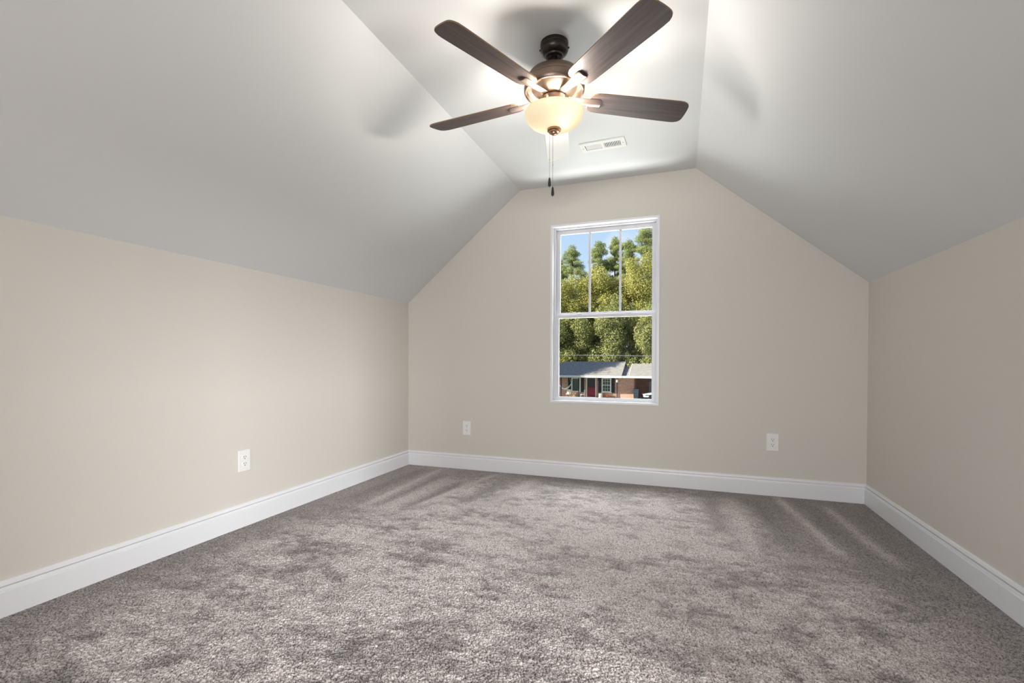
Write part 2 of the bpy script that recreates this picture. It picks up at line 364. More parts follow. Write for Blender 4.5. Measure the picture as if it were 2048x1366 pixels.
# ---------------------------------------------------------------- wall outlets
def make_outlet():
    root = empty('wall_outlet')
    MB().box(-0.0395, 0.0395, -0.0065, 0, -0.0625, 0.0625).build('cover_plate', PLATE, root, bevel=0.003)
    for s in (1, -1):
        pts = []
        for i in range(32):
            a = 2 * math.pi * i / 32; pts.append((0.0175 * math.cos(a), max(-0.0142, min(0.0142, 0.0175 * math.sin(a))) + s * 0.0195))
        rc = MB().prism(pts, -0.0085, -0.005, 'y').build('receptacle', PLATE, root)
        for dx, h in ((-0.0065, 0.0085), (0.0065, 0.007)):
            MB().box(dx - 0.0013, dx + 0.0013, -0.009, -0.0083, s * 0.0195 + 0.004 - h / 2, s * 0.0195 + 0.004 + h / 2).build('slot', SLOT, rc)
        MB().lathe([(0, -0.0004), (0.0028, -0.0004), (0.0028, 0.0004), (0, 0.0004)], 14, m=Matrix.Translation((0, -0.0087, s * 0.0195 - 0.0075)) @ Matrix.Rotation(R(90), 4, 'X')).build('ground_hole', SLOT, rc)
    MB().lathe([(0, -0.0006), (0.003, -0.0006), (0.003, 0.0006), (0, 0.0006)], 14, m=Matrix.Translation((0, -0.0068, 0)) @ Matrix.Rotation(R(90), 4, 'X')).build('screw', PLATE, root)
    return root
spots = [((0.631, D, 0.388), 0, 'white duplex outlet on the window wall, right of the window'),
         ((-1.806, D, 0.371), 0, 'white duplex outlet on the window wall, left of the window'),
         ((XL, 2.079, 0.385), R(90), 'white duplex outlet on the left knee wall')]
base = make_outlet()
for i, (l, rz, lab) in enumerate(spots):
    o = base if i == 0 else copy_tree(base)
    o.location = l; o.rotation_euler = (0, 0, rz)
    tag(o, lab, 'outlet', 'duplex wall outlets')

# ---------------------------------------------------------------- ceiling vent
vent = empty('ceiling_vent', (-0.505, 3.231, CE), R(-2.5))
tag(vent, 'white two-bank air register in the flat ceiling beyond the fan', 'air vent')
fr = MB()
L, Wd = 0.150, 0.067
fr.v = []; 
for y0_, y1_, x0_, x1_ in ((-Wd, -0.036, -L, L), (0.036, Wd, -L, L), (-0.036, 0.036, -L, -0.118), (-0.036, 0.036, 0.118, L), (-0.036, 0.036, -0.007, 0.007)):
    fr.box(x0_, x1_, y0_, y1_, -0.009, 0)
fr.build('frame', PLATE, vent)
MB().box(-0.118, 0.118, -0.036, 0.036, -0.001, 0).build('shade_backing', SLOT, vent)  # flat dark sheet painting in the shade behind the louvres
for s in (-1, 1):
    sl = MB()
    for q in range(10):
        xc = s * (0.0125 + q * 0.0108)
        m = Matrix.Translation((xc, 0, -0.0055)) @ Matrix.Rotation(R(32 * (-1 if s < 0 else 1)), 4, 'Y')
        sl.box(-0.0048, 0.0048, -0.036, 0.036, -0.0006, 0.0006, m)
    sl.build('louvre_bank', PLATE, vent)
    MB().lathe([(0, -0.0105), (0.0035, -0.0105), (0.0035, -0.008), (0, -0.008)], 14, c=(s * 0.134, 0, 0)).build('screw', CHAIN, vent)

# ---------------------------------------------------------------- ceiling fan
FX, FY = -0.559, 2.137
fan = empty('ceiling_fan', (FX, FY, CE)); tag(fan, 'five-blade bronze ceiling fan with a lit cream glass bowl', 'ceiling fan')
def fz(prof): return [(r, z - CE) for r, z in prof]
can = MB().lathe(fz([(0, 2.4384), (0.064, 2.4384), (0.0645, 2.425), (0.062, 2.4215), (0.0645, 2.418), (0.0645, 2.405), (0.060, 2.394), (0.050, 2.385), (0.042, 2.381), (0.040, 2.374), (0.030, 2.369), (0.018, 2.372), (0, 2.372)])).build('canopy', BRONZE, fan, smooth=35)
for a in (R(10), R(190)):
    MB().lathe([(0, -0.003), (0.004, -0.003), (0.004, 0.003), (0, 0.003)], 10, m=Matrix.Rotation(a, 4, 'Z') @ Matrix.Translation((0.066, 0, -0.026)) @ Matrix.Rotation(R(90), 4, 'Y')).build('screw', BRONZE, can)
MB().lathe(fz([(0, 2.39), (0.0125, 2.39), (0.0125, 2.31), (0, 2.31)]), 24).build('downrod', BRONZE, fan, smooth=40)
MB().lathe(fz([(0, 2.319), (0.020, 2.319), (0.024, 2.312), (0.070, 2.31), (0.095, 2.305), (0.115, 2.294), (0.126, 2.279), (0.130, 2.263), (0.131, 2.257), (0.137, 2.251), (0.140, 2.233), (0.139, 2.217), (0.134, 2.21), (0.128, 2.21)]), 72).build('motor_housing', BRUSHED, fan, smooth=35)
MB().lathe(fz([(0.1285, 2.21), (0.125, 2.229), (0.105, 2.231), (0.098, 2.219), (0.060, 2.191), (0.052, 2.187), (0.050, 2.179), (0, 2.179)]), 72).build('motor_base', mat('warm_brushed_metal', (0.38, 0.30, 0.25), 0.36, 0.9), fan, smooth=35)
fit = MB().lathe(fz([(0, 2.186), (0.047, 2.186), (0.068, 2.179), (0.071, 2.173), (0.071, 2.155), (0.066, 2.151), (0, 2.151)]), 48).build('light_fitter', BRUSHED, fan, smooth=35)
NUB = mat('bright_screw', (0.6, 0.55, 0.5), 0.2, 0.9)
for q in range(6):
    a = R(20 + 60 * q)
    MB().lathe([(0, 0), (0.0045, 0), (0.0055, 0.004), (0.0045, 0.009), (0, 0.010)], 12, m=Matrix.Rotation(a, 4, 'Z') @ Matrix.Translation((0.069, 0, 2.164 - CE)) @ Matrix.Rotation(R(90), 4, 'Y')).build('thumb_screw', NUB, fit, smooth=40)
MB().lathe(fz([(0, 2.153), (0.006, 2.153), (0.006, 2.033), (0, 2.033)]), 14).build('centre_rod', BRUSHED, fit, smooth=40)
# glass bowl: walled, open at the top
outer = []
for i in range(25):
    t = i / 24 * math.pi / 2
    outer.append((0.1355 * math.cos(t) ** 0.86 if i < 24 else 0.010, 2.118 - 0.0745 * math.sin(t)))
MB().lathe(fz([(0.131, 2.120), (0.136, 2.121)] + outer), 96).build('glass_bowl', BOWL, fan, smooth=60)
MB().lathe(fz([(0, 2.053), (0.029, 2.051), (0.032, 2.044), (0.031, 2.037), (0.024, 2.034), (0.0235, 2.029), (0.016, 2.027), (0.0145, 2.022), (0.010, 2.019), (0, 2.019)]), 40).build('finial', mat('copper_finial', (0.42, 0.24, 0.15), 0.3, 0.9), fan, smooth=35)
# blades
def blade_outline():
    pts = []
    r0, r1 = 0.168, 0.662
    hw = 0.068
    side = [(r0, 0.036), (r0 + 0.010, 0.048), (r0 + 0.028, 0.056), (r0 + 0.06, 0.059), (r1 - 0.12, 0.067), (r1 - 0.06, hw)]
    tip = []
    for i in range(21):
        y = -1 + i / 10; tip.append((r1 - 0.006 * y * y - 0.030 * abs(y) ** 7 + 0.006 * y, hw * y * (1 - 0.02 * abs(y) ** 8)))
    return [(x, -y) for x, y in side] + tip + side[::-1]
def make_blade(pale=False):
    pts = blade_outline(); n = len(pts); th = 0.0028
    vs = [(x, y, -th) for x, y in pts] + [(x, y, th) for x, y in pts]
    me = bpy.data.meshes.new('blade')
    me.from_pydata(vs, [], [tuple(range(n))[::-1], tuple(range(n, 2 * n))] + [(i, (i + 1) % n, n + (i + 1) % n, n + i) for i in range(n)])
    me.materials.append(SKYGLARE if pale else WOOD); me.materials.append(WOOD); me.materials.append(WOODEDGE)
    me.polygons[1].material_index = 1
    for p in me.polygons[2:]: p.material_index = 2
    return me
IRONM = mat('blade_iron_metal', (0.42, 0.33, 0.28), 0.30, 0.9)
def make_iron():
    mb = MB()
    # arm from the flywheel down and outward, ending in a wide rounded plate under the blade
    cs = [(0.042, 0.016, 0.002), (0.075, 0.017, 0.001), (0.11, 0.018, -0.002), (0.15, 0.022, -0.005), (0.18, 0.025, -0.006), (0.214, 0.026, -0.006), (0.222, 0.021, -0.006)]
    vs = []
    for x, hw, z in cs:
        for y, dz in ((-hw, 0.004), (-hw * 0.7, -0.001), (0, -0.003), (hw * 0.7, -0.001), (hw, 0.004)): vs.append((x, y, z + dz - 0.003))
        for y in (hw, 0, -hw): vs.append((x, y, z + 0.003))
    fs = []
    for i in range(len(cs) - 1):
        for j in range(8): fs.append((i * 8 + j, i * 8 + (j + 1) % 8, (i + 1) * 8 + (j + 1) % 8, (i + 1) * 8 + j))
    fs += [tuple(range(8)), tuple(range((len(cs) - 1) * 8, len(cs) * 8))]
    mb.add(vs, fs); return mb
bm_dark = make_blade(False); bm_glare = make_blade(True); iron_me = None
for kk in range(5):
    a = R(30.3 + 72 * kk)
    b = bpy.data.objects.new('blade', bm_glare if kk == 1 else bm_dark); C.objects.link(b); b.parent = fan
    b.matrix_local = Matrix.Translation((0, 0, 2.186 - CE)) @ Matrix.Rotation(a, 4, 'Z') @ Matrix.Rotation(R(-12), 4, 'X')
    if kk == 1: b['label'] = 'blade with the sky reflection painted on its underside'
    if iron_me is None:
        io = make_iron().build('blade_iron', IRONM, b, smooth=40); iron_me = io.data
    else:
        io = bpy.data.objects.new('blade_iron', iron_me); C.objects.link(io); io.parent = b
# pull chains
def chain(x, y, ztop, zbot):
    mb = MB(); mb.tube([(x, y, ztop - CE), (x, y, zbot - CE)], 0.0006, 6)
    z = ztop
    while z > zbot:
        mb.lathe([(0, 0.0012), (0.0011, 0.0006), (0.0011, -0.0006), (0, -0.0012)], 6, c=(x, y, z - CE)); z -= 0.0034
    c = mb.build('pull_chain', CHAIN, fan)
    MB().lathe([(0, 0), (0.0025, -0.0005), (0.0045, -0.006), (0.0068, -0.026), (0.0070, -0.036), (0.0055, -0.040), (0.002, -0.041), (0.002, -0.044), (0, -0.044)], 20, c=(x, y, zbot - CE)).build('fob', FOB, c, smooth=40)
    MB().lathe([(0, 0.003), (0.0018, 0.002), (0.0018, -0.002), (0, -0.003)], 10, c=(x, y, (ztop + zbot) / 2 - 0.02 - CE)).build('chain_link', CHAIN, c)
chain(-0.019, -0.008, 2.026, 1.822)
chain(-0.005, -0.003, 2.020, 1.779)
BULBG = mat('bulb_glass', (0.9, 0.88, 0.82), 0.3)
for dx, dy, pw in ((0.052, -0.040, 1.0), (-0.052, 0.040, 1.0)):
    ld = bpy.data.lights.new('bulb_light', 'POINT'); ld.energy = BULB_POWER * pw; ld.color = (1.0, 0.94, 0.87); ld.shadow_soft_size = 0.048
    lo = bpy.data.objects.new('bulb_light', ld); C.objects.link(lo); lo.parent = fan; lo.location = (dx, dy, 2.105 - CE)

#EXTERIOR
# ---------------------------------------------------------------- outside: ground, house, street things, trees
GZ = -3.45
gm = mat('lawn', (0.10, 0.13, 0.045), 0.9, vary=(0.6, (0.20, 0.19, 0.09), 0.35, 0.7))
structure(MB().box(-90, 70, 4.6, 130, GZ - 0.3, GZ).build('ground', gm), 'lawn between this house and the brick house', 'ground')
structure(MB().box(-5.6, 2.5, 40, 61, GZ, GZ + 0.03).build('driveway', mat('concrete', (0.55, 0.55, 0.55), 0.85, vary=(1.5, (0.46, 0.46, 0.47), 0.3, 0.7))), 'pale concrete drive in front of the carport', 'driveway')

def brick_mat():
    m = bpy.data.materials.new('brick'); m.use_nodes = True; t = m.node_tree; p = t.nodes['Principled BSDF']; p.inputs['Roughness'].default_value = 0.85
    g = t.nodes.new('ShaderNodeTexCoord'); s = t.nodes.new('ShaderNodeSeparateXYZ'); c = t.nodes.new('ShaderNodeCombineXYZ')
    ad = t.nodes.new('ShaderNodeMath'); ad.operation = 'ADD'
    t.links.new(g.outputs['Object'], s.inputs[0]); t.links.new(s.outputs['X'], ad.inputs[0]); t.links.new(s.outputs['Y'], ad.inputs[1])
    t.links.new(ad.outputs[0], c.inputs['X']); t.links.new(s.outputs['Z'], c.inputs['Y'])
    b = t.nodes.new('ShaderNodeTexBrick'); b.inputs['Scale'].default_value = 1.0; b.inputs['Brick Width'].default_value = 0.24; b.inputs['Row Height'].default_value = 0.085
    b.inputs['Mortar Size'].default_value = 0.012; b.inputs['Color1'].default_value = (0.36, 0.13, 0.075, 1); b.inputs['Color2'].default_value = (0.50, 0.25, 0.15, 1); b.inputs['Mortar'].default_value = (0.62, 0.54, 0.46, 1)
    t.links.new(c.outputs[0], b.inputs['Vector']); t.links.new(b.outputs['Color'], p.inputs['Base Color'])
    return m
BRICK = brick_mat()
SHINGLE = mat('roof_shingle', (0.26, 0.245, 0.225), 0.9, vary=((4, 4, 9), (0.40, 0.375, 0.335), 0.3, 0.7))
WHITE = mat('white_paint_outside', (0.80, 0.79, 0.76), 0.5)
SHUT = mat('navy_shutter', (0.016, 0.020, 0.032), 0.6)
POSTM = mat('black_iron', (0.012, 0.012, 0.014), 0.5)
PANE = mat('house_pane', (0.05, 0.075, 0.07), 0.12)
RED = mat('red_door', (0.24, 0.010, 0.035), 0.45)
DARKG = mat('storm_glass', (0.02, 0.02, 0.024), 0.15)

house = empty('brick_house', (-9, 56.7, GZ)); tag(house, 'low brick ranch house with grey shingle roof across the street', 'house')
HO = Vector((9, -56.7, -GZ))
def hp(mb, name, m, parent=None, bevel=0, label=None):
    o = mb.build(name, m, house if parent is None else parent, bevel=bevel)
    if parent is None: o.location = HO
    if label: o['label'] = label
    return o
W = 56.7
hp(MB().box(-18, -5.12, W, 63.6, GZ, -0.60).prism([(56.7, -0.62), (63.6, -0.62), (59.5, 0.75)], -6.6, -6.5, 'x'), 'wall', BRICK)
hp(MB().box(-5.12, 1.6, 61, 61.2, GZ, -0.6).box(1.4, 1.6, 56, 61, GZ, -0.7), 'carport_wall', BRICK)
hp(MB().box(-18.2, -5.0, 54.8, W, GZ, GZ + 0.09), 'porch_slab', mat('porch_concrete', (0.6, 0.59, 0.57), 0.8))
# roofs
mr = MB()
zt, ze, th = 0.98, -0.67, 0.12
front = [(-18.3, 55, ze), (-6.36, 55, ze), (-6.36, 59.5, zt), (-13.8, 59.5, zt)]
back = [(-18.3, 64, ze), (-6.36, 64, ze), (-6.36, 59.5, zt), (-13.8, 59.5, zt)]
hip = [(-18.3, 55, ze), (-13.8, 59.5, zt), (-18.3, 64, ze)]
for poly in (front, back, hip):
    k_ = len(poly); vs = poly + [(x, y, z - th) for x, y, z in poly]
    mr.add(vs, [tuple(range(k_)), tuple(range(k_, 2 * k_))] + [(i, (i + 1) % k_, k_ + (i + 1) % k_, k_ + i) for i in range(k_)])
hp(mr, 'roof', SHINGLE)
lr = MB()
lr.prism([(55, -0.66), (59, 0.73), (63, -0.66), (63, -0.80), (59, 0.59), (55, -0.80)], -5.53, 2.2, 'x')
hp(lr, 'carport_roof', SHINGLE)
hp(MB().prism([(55.7, -0.78), (59, 0.33), (62.4, -0.85), (62.4, -0.93), (59, 0.25), (55.7, -0.86)], -6.55, -5.40, 'x'), 'connecting_roof', SHINGLE)
hp(MB().prism([(55, -0.655), (59, 0.735), (59, 0.60), (55, -0.79)], -5.58, -5.525, 'x'), 'rake_board', WHITE)
hp(MB().box(-18.3, -6.30, 54.86, 54.99, -0.90, -0.67), 'gutter', WHITE)
hp(MB().box(-6.30, 2.2, 54.90, 55.0, -0.88, -0.655), 'gutter', WHITE)
hp(MB().box(-18.2, -5.12, 55.0, W, -0.92, -0.84).box(-5.12, 2.1, 55.0, 61, -0.92, -0.84), 'soffit', WHITE)
for x in (-13.475, -11.355, -9.055, -6.875, -15.6):
    hp(MB().box(x - 0.05, x + 0.05, 55.25, 55.35, GZ + 0.09, -0.92), 'porch_post', POSTM)
def hwin(x0, x1, z0, z1, grid):
    f_ = hp(MB().ring(x0, x1, z0, z1, (0.14, 0.14, 0.12, 0.10), W - 0.06, W), 'house_window', WHITE)
    MB().box(x0 + 0.1, x1 - 0.1, W - 0.03, W - 0.01, z0 + 0.1, z1 - 0.08).build('pane', PANE, f_)
    if grid:
        zm = (z0 + z1) / 2; MB().box(x0 + 0.1, x1 - 0.1, W - 0.055, W - 0.02, zm - 0.035, zm + 0.035).build('meeting_rail', WHITE, f_)
        g = MB()
        for q in (1, 2):
            xm = x0 + 0.14 + (x1 - x0 - 0.28) * q / 3; g.box(xm - 0.012, xm + 0.012, W - 0.045, W - 0.02, z0 + 0.1, z1 - 0.1)
        for zz in ((z0 + zm) / 2, (z1 + zm) / 2): g.box(x0 + 0.12, x1 - 0.12, W - 0.045, W - 0.02, zz - 0.012, zz + 0.012)
        g.build('muntins', WHITE, f_)
        MB().box(x0 - 0.06, x1 + 0.06, W - 0.12, W, z0 - 0.09, z0).build('window_sill', WHITE, f_)
hwin(-12.55, -11.40, -2.72, -1.0, False); hwin(-8.87, -7.74, -2.66, -1.0, True)
for x0, x1 in ((-12.95, -12.57), (-11.36, -10.98), (-9.27, -8.90), (-7.72, -7.32)):
    s_ = MB().box(x0, x1, W - 0.05, W, -2.72, -1.0)
    for q in range(17): s_.box(x0 + 0.05, x1 - 0.05, W - 0.065, W - 0.045, -2.66 + q * 0.097, -2.60 + q * 0.097)
    hp(s_, 'shutter', SHUT)
dr = hp(MB().box(-10.60, -9.63, W - 0.05, W, -3.26, -1.02), 'front_door', RED)
MB().box(-10.56, -9.68, W - 0.075, W - 0.045, -2.14, -1.06).build('storm_glass', DARKG, dr)
MB().ring(-10.71, -9.53, -3.32, -0.96, (0.10, 0.09, 0.06, 0.06), W - 0.07, W).build('door_frame', WHITE, dr)
MB().box(-9.74, -9.68, W - 0.12, W - 0.045, -2.28, -2.20).build('handle', POSTM, dr)
hp(MB().box(-10.7, -9.5, W - 0.55, W, GZ + 0.09, -3.27), 'door_step', mat('step_concrete', (0.5, 0.5, 0.5), 0.8))
hp(MB().box(-3.69, -2.75, 60.94, 61, GZ + 0.02, -1.50), 'carport_door', mat('grey_door', (0.62, 0.62, 0.66), 0.6))

# porch things
TAN = mat('tan_wood', (0.52, 0.36, 0.20), 0.6); CREAM = mat('cream_cloth', (0.80, 0.70, 0.58), 0.8); CWHITE = mat('white_metal', (0.85, 0.84, 0.82), 0.5)
PZ = GZ + 0.09
def hobj(name, x, y, label, cat, rz=0, z=PZ, group=None):
    return tag(empty(name, (x, y, z), rz), label, cat, group)
h = hobj('hammock', -13.15, 55.9, 'pale hammock slung across the left end of the porch', 'hammock')
vs = []; fs = []; n = 14
for i in range(n + 1):
    t = -1 + 2 * i / n
    for j in range(5):
        s = -1 + j / 2; wd = 0.40 * (1 - 0.75 * abs(t) ** 3)
        vs.append((t * 0.78, s * wd, 0.95 + 0.72 * abs(t) ** 2.0 + 0.12 * s * s * (1 - abs(t))))
for i in range(n):
    for j in range(4): fs.append((i * 5 + j, i * 5 + j + 1, i * 5 + j + 6, i * 5 + j + 5))
hs = MB().add(vs, fs).build('sling', mat('hammock_cloth', (0.62, 0.70, 0.76), 0.8), h)
sm = hs.modifiers.new('thick', 'SOLIDIFY'); sm.thickness = 0.02
MB().tube([(-0.78, 0, 1.67), (-1.1, 0, 2.2), (-1.2, 0, 2.43)], 0.015).build('rope', CWHITE, h)
MB().tube([(0.78, 0, 1.67), (0.55, 0.3, 2.1), (0.4, 0.6, 2.43)], 0.015).build('rope', CWHITE, h)
MB().tube([(-0.78 + 1.56 * i / 12, -0.42 * (1 - 0.75 * abs(-1 + i / 6) ** 3), 1.08 + 0.60 * (-1 + i / 6) ** 2 - 0.12 * (-1 + i / 6) ** 2 * 0) for i in range(13)], 0.022).build('edge_rope', CWHITE, h)

c1 = hobj('folding_chair', -12.72, 55.75, 'cream-backed wooden folding chair below the hammock', 'chair', R(-15))
MB().box(-0.27, 0.27, 0.16, 0.20, 0.46, 0.98).build('backrest', CREAM, c1, bevel=0.01)
MB().box(-0.27, 0.27, -0.26, 0.20, 0.40, 0.45).build('seat', CREAM, c1, bevel=0.01)
for s in (-1, 1):
    MB().tube([(s * 0.27, -0.28, 0), (s * 0.27, 0.24, 0.62)], 0.02).build('leg', TAN, c1)
    MB().tube([(s * 0.24, 0.26, 0), (s * 0.24, -0.24, 0.44)], 0.02).build('leg', TAN, c1)
c2 = hobj('folding_stool', -12.0, 55.7, 'tan folding stool with crossed legs under the left house window', 'stool', R(10))
MB().box(-0.26, 0.26, -0.2, 0.2, 0.54, 0.59).build('seat', TAN, c2)
for s in (-1, 1):
    MB().tube([(-0.28, s * 0.18, 0), (0.24, s * 0.18, 0.55)], 0.024).build('leg', TAN, c2)
    MB().tube([(0.28, s * 0.15, 0), (-0.24, s * 0.15, 0.55)], 0.024).build('leg', TAN, c2)
c3 = hobj('patio_chair', -10.98, 55.85, 'white metal patio chair beside the red door', 'chair', R(0))
MB().box(0.20, 0.25, -0.24, 0.24, 0.44, 0.98).build('backrest', CWHITE, c3, bevel=0.015)
MB().box(-0.25, 0.25, -0.24, 0.24, 0.40, 0.44).build('seat', CWHITE, c3, bevel=0.01)
for sx in (-0.22, 0.22):
    for sy in (-0.21, 0.21): MB().tube([(sx * 1.1, sy, 0), (sx, sy, 0.41)], 0.016).build('leg', CWHITE, c3)
p1 = hobj('flower_pot', -9.0 + 0.27, 55.8, 'cream barrel-shaped pot between the porch post and the bench', 'pot', z=PZ)
p1.location.x = -8.88
MB().lathe([(0, 0), (0.17, 0), (0.25, 0.2), (0.26, 0.42), (0.22, 0.56), (0.19, 0.56), (0.20, 0.45), (0, 0.45)], 24).build('pot_body', CREAM, p1, smooth=40)
b1 = hobj('porch_bench', -8.2, 56.2, 'small red-brown wooden bench under the right house window', 'bench')
RB = mat('red_brown_wood', (0.42, 0.17, 0.08), 0.55)
MB().box(-0.42, 0.42, -0.2, 0.2, 0.24, 0.30).build('seat', RB, b1, bevel=0.008)
MB().box(-0.42, 0.42, 0.17, 0.2, 0.36, 0.58).build('backrest', RB, b1, bevel=0.008)
for sx in (-0.38, 0.38):
    MB().box(sx - 0.035, sx + 0.035, -0.2, -0.14, 0, 0.42).build('leg', RB, b1); MB().box(sx - 0.035, sx + 0.035, 0.14, 0.2, 0, 0.58).build('leg', RB, b1)
ln = hobj('porch_lantern', -6.88, 55.17, 'white lantern fixed on the rightmost dark porch post', 'lantern', z=-1.42)
MB().lathe([(0, 0), (0.07, 0), (0.11, 0.05), (0.10, 0.22), (0, 0.22)], 8).build('lantern_body', CWHITE, ln)
MB().lathe([(0, 0.38), (0.03, 0.36), (0.05, 0.28), (0.13, 0.22), (0, 0.22)], 8).build('cap', CWHITE, ln)
bn = hobj('trash_bin', -4.84, 56.35, 'dark blue-grey wheeled trash bin at the carport entrance', 'trash bin', z=GZ + 0.03)
BINM = mat('bin_plastic', (0.03, 0.045, 0.06), 0.45)
vs = [(x, y, z) for z, k_ in ((0.06, 0.8), (1.12, 1.0)) for x, y in ((-0.31 * k_, -0.33 * k_), (0.31 * k_, -0.33 * k_), (0.31 * k_, 0.33 * k_), (-0.31 * k_, 0.33 * k_))]
MB().add(vs, [(3, 2, 1, 0), (4, 5, 6, 7), (0, 1, 5, 4), (1, 2, 6, 5), (2, 3, 7, 6), (3, 0, 4, 7)]).box(-0.29, 0.29, -0.335, -0.30, 0.40, 0.44).box(-0.30, 0.30, -0.34, -0.30, 0.74, 0.78).build('body', BINM, bn, bevel=0.015)
MB().prism([(-0.36, 1.12), (0.38, 1.12), (0.36, 1.17), (-0.05, 1.26), (-0.34, 1.20)], -0.335, 0.335, 'x').build('lid', BINM, bn, bevel=0.012)
for s in (-1, 1):
    MB().lathe([(0, -0.03), (0.12, -0.03), (0.12, 0.03), (0, 0.03)], 20, m=Matrix.Translation((s * 0.28, 0.30, 0.12)) @ Matrix.Rotation(R(90), 4, 'Y')).build('wheel', POSTM, bn)

# car, nose toward the left, mostly beyond the window edge
car = tag(empty('car', (-1.95, 57.4, GZ + 0.03), R(8)), 'pale silver sedan parked in the carport', 'car')
SIL = mat('car_paint', (0.66, 0.74, 0.82), 0.25, 0.3, coat=0.5)
side = [(-2.2, 0.28), (-2.25, 0.5), (-2.15, 0.68), (-1.2, 0.86), (-0.95, 0.90), (1.35, 0.95), (2.1, 0.90), (2.2, 0.5), (2.15, 0.28)]
MB().prism(side, -0.88, 0.88, 'y').build('body', SIL, car, bevel=0.06, seg=3, smooth=40)
MB().prism([(-1.05, 0.88), (-0.35, 1.38), (0.75, 1.42), (1.5, 0.93)], -0.72, 0.72, 'y').build('cabin_glass', mat('car_glass', (0.10, 0.16, 0.22), 0.1), car, bevel=0.05, seg=3, smooth=40)
MB().prism([(-0.40, 1.37), (-0.25, 1.44), (0.65, 1.46), (0.80, 1.40)], -0.68, 0.68, 'y').build('roof', SIL, car, bevel=0.03, smooth=40)
MB().box(-2.29, -2.15, -0.70, 0.70, 0.36, 0.50).build('grille', POSTM, car)
MB().box(-2.0, -0.6, -0.895, -0.86, 0.50, 0.58).build('side_moulding', POSTM, car)
for sy in (-0.8, 0.8):
    MB().box(-2.27, -2.15, sy * 0.85 - 0.12, sy * 0.85 + 0.12, 0.54, 0.66).build('headlight', CWHITE, car, bevel=0.02)
    for sx in (-1.35, 1.35):
        MB().lathe([(0, -0.1), (0.27, -0.1), (0.31, -0.07), (0.31, 0.07), (0.27, 0.1), (0, 0.1)], 24, m=Matrix.Translation((sx, sy, 0.31)) @ Matrix.Rotation(R(90), 4, 'X')).build('wheel', POSTM, car)

# power line
tag(MB().tube([(-45 + 5 * i, 38, 1.98 - 0.0134 * 5 * i + 0.0016 * ((i - 8) * 5 / 4) ** 2 * 0.1) for i in range(17)], 0.018, 6).build('power_line', mat('cable', (0.30, 0.33, 0.36), 0.5)), 'thin grey power line crossing in front of the trees', 'power line')

# trees
def leaf_mat(name, c0, c1, c2):
    m = bpy.data.materials.new(name); m.use_nodes = True; t = m.node_tree; p = t.nodes['Principled BSDF']; p.inputs['Roughness'].default_value = 0.7; p.inputs['Specular IOR Level'].default_value = 0.2
    g = t.nodes.new('ShaderNodeNewGeometry'); r = t.nodes.new('ShaderNodeValToRGB')
    r.color_ramp.elements[0].color = (*c0, 1); r.color_ramp.elements[1].color = (*c2, 1); e_ = r.color_ramp.elements.new(0.5); e_.color = (*c1, 1)
    t.links.new(g.outputs['Random Per Island'], r.inputs[0])
    t.links.new(r.outputs[0], p.inputs['Base Color'])
    tr = t.nodes.new('ShaderNodeBsdfTranslucent'); t.links.new(r.outputs[0], tr.inputs[0])
    x = t.nodes.new('ShaderNodeMixShader'); x.inputs[0].default_value = 0.3; o = t.nodes['Material Output']
    t.links.new(p.outputs[0], x.inputs[1]); t.links.new(tr.outputs[0], x.inputs[2]); t.links.new(x.outputs[0], o.inputs[0])
    return m
LEAF = {'oak': leaf_mat('oak_leaves', (0.15, 0.18, 0.055), (0.34, 0.36, 0.13), (0.62, 0.60, 0.28)),
        'gold': leaf_mat('golden_leaves', (0.25, 0.28, 0.07), (0.48, 0.47, 0.14), (0.70, 0.62, 0.25)),
        'pine': leaf_mat('pine_needles', (0.17, 0.24, 0.10), (0.38, 0.44, 0.17), (0.60, 0.60, 0.26))}
BARK = mat('bark', (0.12, 0.085, 0.06), 0.9, vary=((6, 6, 1.5), (0.22, 0.17, 0.13), 0.35, 0.7))
